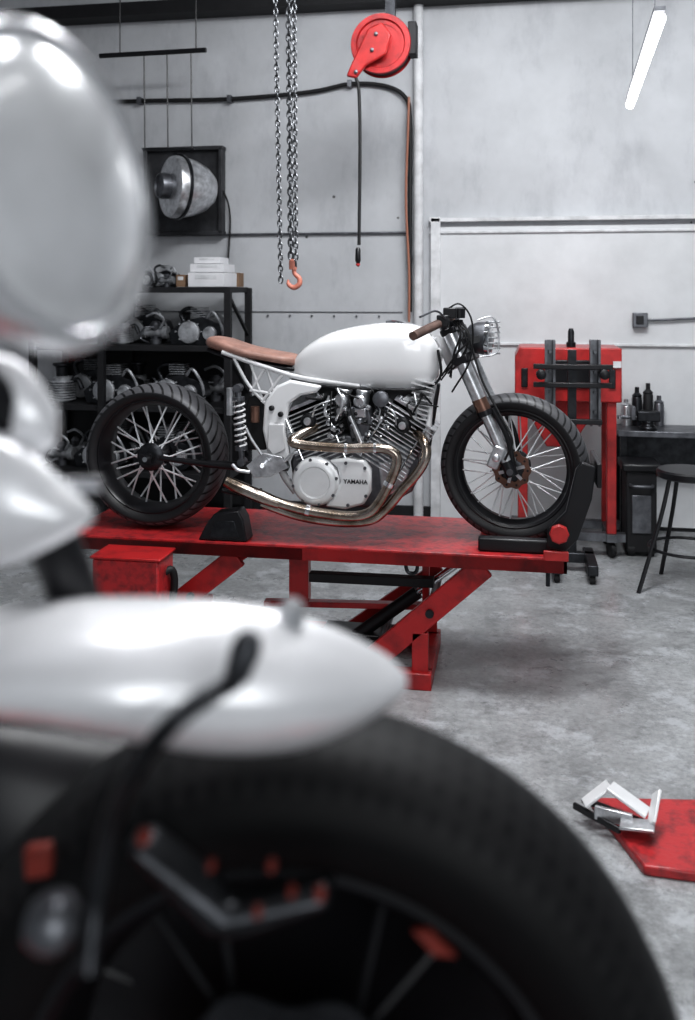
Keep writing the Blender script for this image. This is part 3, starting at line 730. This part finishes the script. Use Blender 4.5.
# engine
eng = group_at('engine', moto, P(350, 470, YB))
y = YB-.11
MB().prism([P(*q, y) for q in ((290, 462), (298, 444), (330, 434), (385, 436), (412, 446), (422, 466), (412, 492), (384, 508), (320, 508), (295, 494))], (0, .22, 0)).obj('crankcase', GUN, eng, bevel=.012)
MB().prism([P(*q, YB-.03) for q in ((292, 384), (440, 384), (430, 450), (296, 450))], (0, .06, 0)).obj('airbox', BLACK, eng, bevel=.01)
c = P(317, 480, y)
MB().lathe([(0, .108), (.025, .108), (.045, .102), (.056, .090), (.058, .07), (.052, .064), (.052, 0)], c, (0, -1, 0), 48).obj('clutch_cover', ALUW, eng)
for i in range(8):
    a = i*pi/4+.2; q = c+V((.097*cos(a), -.04, .097*sin(a))); MB().cyl(q, q+V((0, -.014, 0)), .007, 8).obj('cover_bolt', GUN, eng)
pts = [P(*q, y-.04) for q in ((328, 461), (345, 458), (364, 460), (371, 470), (371, 492), (364, 505), (345, 510), (324, 507), (334, 496), (340, 482), (337, 468))]
MB().prism(pts, (0, .05, 0)).obj('side_case', ALUW, eng, bevel=.014)
for u, v in ((346, 463), (365, 468), (366, 496), (348, 505)): MB().lathe([(0, .007), (.008, .007), (.008, 0)], P(u, v, y-.04), (0, -1, 0), 10).obj('cover_bolt', GUN, eng)
MB().prism([P(*q, y-.01) for q in ((378, 462), (400, 458), (410, 470), (402, 488), (382, 500))], (0, .03, 0)).obj('front_case', ALU, eng, bevel=.01)
def text(word, p, size, par, m, name='lettering', ext=.0015):
    cu = bpy.data.curves.new('t', 'FONT'); cu.body = word; cu.size = size; cu.extrude = ext; cu.align_x = 'CENTER'; cu.align_y = 'CENTER'; cu.offset = .0004
    o = bpy.data.objects.new('t', cu); bpy.context.collection.objects.link(o); bpy.context.view_layer.update()
    me = bpy.data.meshes.new_from_object(o.evaluated_get(bpy.context.evaluated_depsgraph_get())); bpy.data.objects.remove(o)
    q = bpy.data.objects.new(name, me); bpy.context.collection.objects.link(q); me.materials.clear(); me.materials.append(m)
    q.parent = par; q.location = V(p)-WL[par.name]; q.rotation_euler = (pi/2, 0, 0); return q
text('YAMAHA', P(355.5, 482, y-.0425), .0255, eng, BLACK)
def vcyl(u0, v0, u1, v1):
    a = P(u0, v0, YB); b = P(u1, v1, YB); d = (b-a); L = d.length; d.normalize(); sd = V((0, 1, 0)); up = sd.cross(d)
    R = Matrix((up, sd, d)).transposed()
    MB().box(a+d*L/2, (.18, .18, L), R).obj('cylinder', BLACK, eng)
    mb = MB(); nf = 15
    for i in range(nf):
        w = .24 if i < nf-6 else .27
        mb.box(a+d*(L*(.08+.86*i/(nf-1))), (w, .255, .0056), R)
    mb.obj('cooling_fins', FIN, eng, bevel=.0015)
    mb = MB(); mb.box(a+d*L*1.0, (.18, .18, .035), R); mb.box(a+d*(L+.03), (.14, .13, .03), R, taper=.7)
    for sx in (-1, 1):
        for sy in (-1, 1): q = a+d*L+R @ V((sx*.07, sy*.07, 0)); mb.cyl(q, q+d*.03, .009, 8)
    mb.obj('cylinder_head', ALU, eng, bevel=.006)
    q = a+d*L*.78+V((0, -.122, 0)); MB().lathe([(0, .036), (.02, .034), (.028, .028), (.034, 0)], q, (0, -1, 0), 24).obj('head_cap', BLACK, eng)
    MB().lathe([(.03, .018), (.038, .016), (.04, 0)], q, (0, -1, 0), 16).obj('cap_bolt', ALU, eng)
    for sx in (-.09, .09):
        q = a+d*L*.5+R @ V((sx, -.132, 0)); MB().cyl(q-d*L*.42, q+d*L*.42, .005, 8).obj('oil_line', CHROME, eng)
vcyl(335, 466, 309, 403); vcyl(379, 466, 414, 408)
for (u, v, yo) in ((343, 399, -.09), (362, 400, -.09), (352, 400, .05)):
    mb = MB()
    c = P(u, v, YB+yo); mb.lathe([(-.05, .02), (-.03, .03), (.0, .034), (.03, .03), (.05, .038), (.06, .038), (.06, 0)], c, (.2, -.3, 1), 22)
    mb.lathe([(0, .02), (.04, .026), (.06, .03), (.07, .02), (.07, 0)], c, (0, -1, 0), 20)
    mb.box(c+V((.0, -.03, -.05)), (.05, .05, .04))
    mb.obj('carburetor', ALU, eng, bevel=.004)
MB().lathe([(0, 0), (0, .03), (.02, .034), (.05, .034), (.055, .025), (.055, 0)], P(382, 398, YB-.12), (0, -1, 0), 28).obj('air_filter', GUN, eng)
random.seed(3)
for i in range(18):
    u = random.uniform(298, 428); v = random.uniform(388, 402); yy = YB-random.uniform(.13, .155)
    u2 = u+random.uniform(-26, 26); v2 = random.uniform(396, 430)
    MB().tube([P(u, v, yy), P((u+u2)/2+random.uniform(-8, 8), (v+v2)/2-random.uniform(-8, 6), yy-.02), P(u2, v2, yy)], random.uniform(.003, .006), 8).obj('engine_hose', RUBBER if i % 3 else FIN, eng)
for i in range(34):
    u = random.uniform(326, 390); v = random.uniform(404, 446); c = P(u, v, YB-.135); s = random.uniform(.5, 1.3)
    MB().lathe([(0, .012*s), (.01*s, .012*s), (.014*s, .007*s), (.024*s, .007*s), (.024*s, 0)], c, (random.uniform(-.6, .6), -1, random.uniform(-.3, .8)), 10).obj('engine_fitting', random.choice([CHROME, ALU, GUN, BLACK]), eng)
MB().prism([P(*q, YB-.13) for q in ((344, 412), (352, 406), (370, 408), (373, 422), (366, 442), (352, 444))], (0, .08, 0)).obj('intake_manifold', GUN, eng, bevel=.012)
MB().cyl(P(350, 416, YB-.15), P(362, 444, YB-.15), .012).obj('fuel_rail', ALU, eng)
mb = MB(); mb.box(P(424, 398, YB-.03), (.09, .08, .17), Matrix.Rotation(.2, 3, 'Y'))
for i in range(9):
    q = P(424-i*.4, 380+i*4.6, YB-.06); mb.box(q, (.105-.005*i, .11, .006), Matrix.Rotation(.25, 3, 'Y'))
mb.obj('oil_cooler', WHITEM, moto)
yx = YB-.2
def ex(pts, r, nm='exhaust_pipe', m=STEEL):
    return MB().tube([P(u, v, yy) for u, v, yy in pts], r, 16, n=8).obj(nm, m, moto)
ex([(318, 425, YB-.1), (302, 434, yx+.03), (292, 441, yx), (304, 445, yx), (345, 448, yx), (378, 448, yx), (393, 452, yx), (397, 462, yx), (390, 482, yx), (378, 504, yx), (366, 514, yx), (345, 516, yx), (310, 511, yx), (280, 503, yx), (256, 493, yx)], .0215)
ex([(414, 430, YB-.09), (424, 442, yx+.03), (426, 456, yx+.01), (418, 472, yx+.01), (402, 490, yx+.02), (386, 509, yx+.03), (370, 520, yx+.02), (340, 522, yx+.03), (300, 516, yx+.03), (262, 503, yx+.03)], .0215)
MB().tube([P(280, 504, yx), P(262, 497, yx), P(240, 488, yx), P(226, 481, yx)], [.022, .029, .03, .024], 18).obj('muffler', STEEL, moto)
for (u, v, du, dv) in ((345, 448, 3, 0), (390, 482, -2, 4), (310, 511, -4, -1), (374, 448, 3, 0)):
    MB().tube([P(u, v, yx), P(u+du, v+dv, yx)], .025, 16).obj('pipe_clamp', CHROME, moto)
yy = YB-.2; mb = MB()
mb.prism([P(*q, yy) for q in ((246, 466), (262, 453), (282, 457), (288, 468), (270, 477), (254, 478))], (0, .02, 0))
mb.tube([P(250, 472, yy-.01), P(238, 470, yy-.03), P(232, 464, yy-.03)], .008); mb.tube([P(284, 462, yy), P(292, 454, yy-.02), P(298, 452, yy-.02)], .007)
mb.cyl(P(262, 466, yy), P(262, 466, yy-.09), .012); mb.tube([P(262, 455, yy), P(252, 440, yy), P(246, 428, yy)], .006)
mb.obj('footrest_bracket', ALU, moto, bevel=.003)
MB().tube([P(262, 490, YB-.12), P(240, 494, YB-.13), P(222, 490, YB-.13)], .009).obj('side_stand', BLACK, moto)
MB().lathe([(0, 0), (0, .02), (.07, .02), (.07, 0)], P(255, 422, YB-.12), (0, 0, 1), 16).obj('brake_fluid_reservoir', COPPER, moto)
MB().prism([P(*q, YB-.09) for q in ((247, 398), (262, 394), (266, 450), (248, 450))], (0, .18, 0)).obj('battery_box', BLACKM, moto, bevel=.006)
fo = V((sin(radians(8)), cos(radians(8)), 0))*.09
topF = P(452, 326, YB); botF = fw.copy()
fork = group_at('front_fork', moto, topF)
for s in (-1, 1):
    a = topF+fo*s*1.15; b = botF+fo*s*1.15; d = (b-a)
    MB().tube([a, a+d*.60], .031, 18, smooth=False).obj('outer_tube', ALU, fork)
    MB().tube([a+d*.58, a+d*.98], .024, 18, smooth=False).obj('inner_tube', ALU, fork)
    for t0, t1, r in ((.58, .615, .034), (.93, 1.03, .028), (-.015, .01, .034)): MB().tube([a+d*t0, a+d*t1], r, 18).obj('fork_seal', BLACK, fork)
    MB().tube([a+d*.50, a+d*.58], .0325, 18, smooth=False).obj('fork_guard', COPPER if s < 0 else ALU, fork)
    MB().tube([a+d*.6+V((.03, 0, .02)), a+d*.8+V((.04, 0, .02)), a+d*1.0+V((.015, 0, .0))], .012, 10).obj('fork_brace', BLACK, fork)
d = botF-topF
for t, th in ((.03, .03), (.23, .04)):
    c = topF+d*t; MB().bar(c-fo*1.5, c+fo*1.5, .07, th, side=(1, 0, .4)).obj('triple_clamp', BLACK, fork, bevel=.008)
MB().cyl(botF-fo*1.5, botF+fo*1.5, .014).obj('front_axle', GUN, fork)
mb = MB(); c = botF-fo*1.25+V((-.06, 0, .06)); mb.box(c, (.05, .045, .10), Matrix.Rotation(.4, 3, 'Y')); mb.lathe([(0, .018), (.03, .018), (.034, 0)], c, (0, -1, 0), 16); mb.obj('brake_caliper', ALU, fork, bevel=.008)
MB().tube([P(505, 460, YB-.15), P(512, 440, YB-.18), P(500, 415, YB-.16), P(482, 380, YB-.14), P(470, 340, YB-.12)], .005, 8).obj('brake_hose', RUBBER, fork)
mb = MB(); mb.tube([P(455, 326, YB-.1), P(446, 322, YB-.16), P(438, 324, YB-.28), P(414, 336, YB-.48)], .012); mb.obj('handlebar', BLACK, moto)
mb = MB(); mb.tube([P(458, 322, YB+.1), P(455, 316, YB+.2), P(444, 320, YB+.48)], .012); mb.obj('handlebar', BLACK, moto)
MB().tube([P(438, 324, YB-.28), P(413, 336, YB-.48)], .0185, 14, smooth=False).obj('grip', LEATHERD, moto)
MB().tube([P(452, 317, YB+.3), P(445, 320, YB+.48)], .0185, 14, smooth=False).obj('grip', LEATHERD, moto)
mb = MB(); mb.box(P(443, 321, YB-.24), (.05, .05, .05)); mb.box(P(450, 313, YB-.2), (.055, .05, .045)); mb.obj('switch_cluster', BLACK, moto, bevel=.005)
MB().lathe([(0, .026), (.04, .028), (.045, 0)], P(459, 318, YB-.12), (0, 0, 1), 18).obj('brake_reservoir', BLACK, moto)
MB().lathe([(0, .03), (.03, .036), (.04, 0)], P(458, 316, YB), (-.3, 0, 1), 20).obj('speedometer', DKMETAL, moto)
MB().tube([P(446, 319, YB-.26), P(436, 311, YB-.32), P(420, 317, YB-.48)], .0045, 8).obj('lever', GUN, moto)
c = P(482, 338, YB); ax = (cos(radians(7)), -sin(radians(7)), -.05)
hl = group_at('headlight', moto, c)
MB().lathe([(-.08, 0), (-.075, .026), (-.055, .055), (-.02, .07), (.02, .074), (.02, 0)], c, ax, 32).obj('shell', GUN, hl)
MB().lathe([(.018, .068), (.018, .078), (.035, .08), (.04, .074), (.04, .066)], c, ax, 40, loop=True).obj('ring', CHROME, hl)
MB().lathe([(.02, .07), (.034, .068), (.048, .042), (.053, 0)], c, ax, 32).obj('lens', GLASS, hl)
for i in range(-3, 4):
    A_ = P(488, 322+(i+3)*5.3, YB-.08); MB().cyl(A_, A_+V((.05, .04, 0)), .0045, 6).obj('grille_bar', FIN, hl)
MB().tube([P(478, 320, YB-.1), P(492, 317, YB-.09), P(498, 330, YB-.07), P(497, 352, YB-.08), P(480, 357, YB-.09)], .0045, 6).obj('grille', FIN, hl)
for s in (-1, 1): MB().bar(topF+d*.12+fo*s, c+fo*s*.75, .02, .03).obj('bracket', BLACK, hl)
random.seed(12)
for i in range(6):
    MB().tube([P(452+i*2, 320, YB-.12), P(462+random.uniform(-3, 8), 332+random.uniform(-6, 6), YB-.14), P(462+random.uniform(-8, 8), 356+random.uniform(-6, 6), YB-.13), P(446+random.uniform(-6, 6), 376+random.uniform(-4, 8), YB-.1)], random.uniform(.003, .005), 6).obj('control_cable', RUBBER, moto)
MB().tube([P(446, 310, YB-.2), P(460, 304, YB-.2), P(472, 322, YB-.18), P(470, 360, YB-.15), P(452, 392, YB-.1)], .004, 6).obj('control_cable', RUBBER, moto)

# ------------------------------------------------------------- red plate with bracket
c0 = G(590, 806); c1 = G(700, 808); c2 = G(702, 884); c3 = G(644, 876)
MB().prism([c0, c3, c2, c1], (0, 0, .03)).obj('steel_ramp', REDTOP, bevel=.006, label='red steel ramp plate lying on the floor', category='ramp')
k = root('metal_bracket', G(618, 834)+V((0, 0, .032)), 'bent polished metal bracket lying on the red plate', 'bracket')
b0 = WL[k.name]
def bl(a, b, w, h, m=ALUW): MB().bar(b0+V(a), b0+V(b), w, h).obj('plate', m, k, bevel=.003)
bl((-.10, .04, .03), (-.02, .06, .09), .06, .01); bl((-.02, .05, .09), (.09, .0, .04), .08, .01); bl((.0, -.05, .03), (.10, -.07, .04), .06, .01, ALU); bl((.09, -.06, .04), (.12, .02, .10), .05, .01)
bl((-.13, .06, .012), (.0, -.06, .012), .012, .02, BLACK); bl((-.10, .1, .012), (.1, -.03, .02), .02, .015, BLACK); bl((-.07, .0, .03), (.04, -.03, .03), .015, .04, ALU)

# ------------------------------------------------------------- near motorcycle
NR = .352
FT = tyre_mat('near_tread', NR, 96, 0, True, hi=.010, lo=.004, rough=.6)
cW = D(303, 1092, .86)
zbase = cW.z-NR
near = root('parked_motorcycle', (cW.x, cW.y, zbase), 'motorcycle with pearl white fender and round headlight', 'motorcycle')
w = wheel(near, cW, NR, .17, .245, radians(4), FT, 24, DKMETAL, BLACK, dr=.15, sp_r=.004, seg=128)
MB().lathe([(.02, 0), (.02, .2), (.01, .226), (.03, .226), (.04, .2), (.04, 0)], (0, 0, 0), seg=64).obj('dark_filler_disc', BLACK, w, origin=(0, 0, 0))  # black disc added to darken the see-through inside of the wheel
def dloft(secs, n=28, e=1.0, steps=6):
    q = cat([V(s[:3]) for s in secs], steps); r2 = cat([V((s[3], s[4], 0)) for s in secs], steps); rings = []
    fwd = V((-SS, CC, 0))
    for p, z in zip(q, r2):
        t = D(p.x, p.y, z.y); b = D(p.x, p.z, z.y); m_ = (t+b)/2; hh = (t.z-b.z)/2
        rings.append([m_+fwd*(math.copysign(abs(cos(2*pi*i/n))**e, cos(2*pi*i/n))*z.x)+V((0, 0, math.copysign(abs(sin(2*pi*i/n))**e, sin(2*pi*i/n))*hh)) for i in range(n)])
    return rings
MB().loft(dloft([(-80, 636, 692, .05, .74), (-20, 616, 704, .07, .74), (60, 603, 716, .075, .74), (150, 600, 736, .075, .74), (220, 602, 748, .07, .75), (290, 614, 747, .06, .76), (345, 634, 731, .045, .77), (388, 657, 706, .028, .78), (407, 675, 688, .01, .785)], e=1.2)).obj('fender', SILVERW, near, sharp=80)
MB().tube([D(88, 975, .6), D(96, 900, .62), (D(112, 820, .62)), D(142, 760, .6), D(185, 712, .6), D(236, 680, .64)], .0068, 12).obj('brake_hose', DKMETAL, near)
MB().lathe([(0, .009), (.02, .011), (.03, .008), (.034, 0)], D(236, 678, .64), (.3, .3, 1), 14).obj('fender_bolt', DKMETAL, near)
MB().lathe([(-.01, .0), (-.01, .010), (.006, .010), (.010, .006), (.010, 0)], D(292, 612, .75), (0, 0, 1), 16).obj('fender_bolt', ALU, near)
MB().tube([D(38, 500, .76), D(72, 590, .78), D(100, 680, .84)], .021, 18).obj('fork_tube', BLACK, near)
MB().prism([D(118, 850, .72), D(140, 848, .72), D(225, 918, .72), D(325, 896, .72), D(330, 912, .72), D(240, 945, .72), D(205, 940, .72)], (0, .04, 0)).obj('caliper_bracket', DKMETAL, near, bevel=.01)
for (u, v, r) in ((272, 862, .0036), (292, 888, .0036), (320, 890, .0045), (258, 908, .0036), (212, 862, .0032), (145, 834, .0055)): MB().lathe([(0, r), (.006, r), (.01, r*.6), (.01, 0)], D(u, v, .70), (SS, -CC, 0), 14).obj('anodized_bolt', REDDULL, near)
MB().prism([D(22, 850, .8), D(48, 846, .8), D(50, 878, .8), D(24, 882, .8)], (0, .012, 0)).obj('reflector', REDDULL, near, bevel=.003)
MB().prism([D(412, 932, .775), D(430, 932, .775), (D(456, 958, .775)), (D(434, 956, .775))], (0, .006, 0)).obj('red_lift_patch', REDDULL, near)  # red patch standing in for the lift glimpsed through the wheel
MB().loft(dloft([(30, 905, 940, .015, .62), (45, 895, 950, .02, .62), (65, 895, 948, .02, .62), (80, 910, 935, .012, .62)])).obj('caliper', GUN, near)
MB().loft(dloft([(-60, 720, 1010, .06, .98), (0, 715, 1050, .08, .98), (90, 730, 1100, .09, .99), (170, 745, 1120, .08, 1.0), (230, 770, 1120, .05, 1.0)])).obj('dark_backing_mass', BLACK, near)  # black mass added to keep the gaps behind the wheel dark
MB().loft(dloft([(-50, 430, 570, .03, .68), (0, 437, 566, .03, .68), (35, 456, 555, .028, .68), (70, 487, 537, .02, .68), (93, 508, 521, .006, .68)], e=1.3)).obj('cowl', SILVERW, near, sharp=80)
MB().loft(dloft([(-30, 350, 470, .015, .71), (10, 356, 466, .018, .71), (36, 376, 458, .018, .71), (56, 404, 446, .010, .71)], e=1.3)).obj('headlight_bracket', SILVERW, near, sharp=80)
MB().tube([D(50, 486, .7), D(102, 484, .7)], .006, 10).obj('turn_signal_stem', CHROME, near)
hc = D(50, 186, .62); an = radians(71)
nrm = V((CC, SS, 0))*sin(an)+V((SS, -CC, 0))*cos(an); nrm.z = .16; nrm.normalize()
h = group_at('headlight', near, hc)
MB().lathe([(-.11, 0), (-.105, .03), (-.085, .065), (-.05, .09), (-.02, .102), (-.0, .104), (-.0, .098), (-.03, .088), (-.05, .07), (-.075, .035), (-.08, 0)], hc, nrm, 56).obj('reflector_bowl', REFL, h)
MB().lathe([(-.012, .098), (-.014, .110), (-.002, .114), (.010, .111), (.014, .105), (.010, .096)], hc, nrm, 64, loop=True).obj('ring', REFL, h, sharp=80)
MB().lathe([(.004, .1), (.012, .096), (.020, .075), (.026, .045), (.029, .02), (.03, 0)], hc, nrm, 48).obj('lens', LENS, h, sharp=80)
MB().tube([hc-nrm*.07, hc-nrm*.12+V((0, 0, -.06)), D(15, 420, .71)], .018, 12).obj('mount', BLACK, h)
zt2 = zbase-.001
k = root('motorcycle_lift', (cW.x-.4, cW.y, 0), 'red steel lift table holding the parked motorcycle', 'motorcycle lift')
MB().box((cW.x-.45, cW.y, zt2-.03), (1.9, .5, .06)).obj('deck', RED, k, bevel=.004)
for s in (-1, 1):
    MB().bar((cW.x-1.2, cW.y+s*.18, .06), (cW.x-.1, cW.y+s*.18, zt2-.06), .03, .08).obj('scissor_arm', RED, k)
MB().box((cW.x-.6, cW.y, .03), (1.4, .45, .06)).obj('base_frame', RED, k)

# ------------------------------------------------------------- lights
def area(name, loc, tgt, size, e, col=(1, 1, 1), sy=None):
    l = bpy.data.lights.new(name, 'AREA'); l.energy = e; l.color = col; l.size = size
    if sy: l.shape = 'RECTANGLE'; l.size_y = sy
    o = bpy.data.objects.new(name, l); bpy.context.collection.objects.link(o); o.location = loc
    o.rotation_euler = (V(tgt)-V(loc)).to_track_quat('-Z', 'Y').to_euler(); return o
area('ceiling_lamp_light', (.2, 3.5, 4.1), (-.2, 4.2, 0), 1.3, 112, (.96, .98, 1), .5)
area('ceiling_lamp_light', (1.5, 4.5, 4.1), (.8, 6.8, .8), 1.8, 34, (.95, .975, 1), .8)
area('ceiling_lamp_light', (-.8, 4.5, 4.1), (-.5, 6.8, 1.0), 1.8, 22, (.95, .975, 1), .8)
area('ceiling_lamp_light', (-.4, 1.2, 4.1), (-.6, 1.4, 0), 1.6, 52, (.97, .98, 1), .5)
area('rear_fill_light', (1.6, -2.3, 2.6), (0, 4.4, 1), 3.0, 72, (.95, .98, 1), 2.0)  # added fill light from the unseen open side behind the camera
w = bpy.data.worlds.new('world'); bpy.context.scene.world = w; w.use_nodes = True
w.node_tree.nodes['Background'].inputs[0].default_value = (.76, .82, .90, 1); w.node_tree.nodes['Background'].inputs[1].default_value = .2
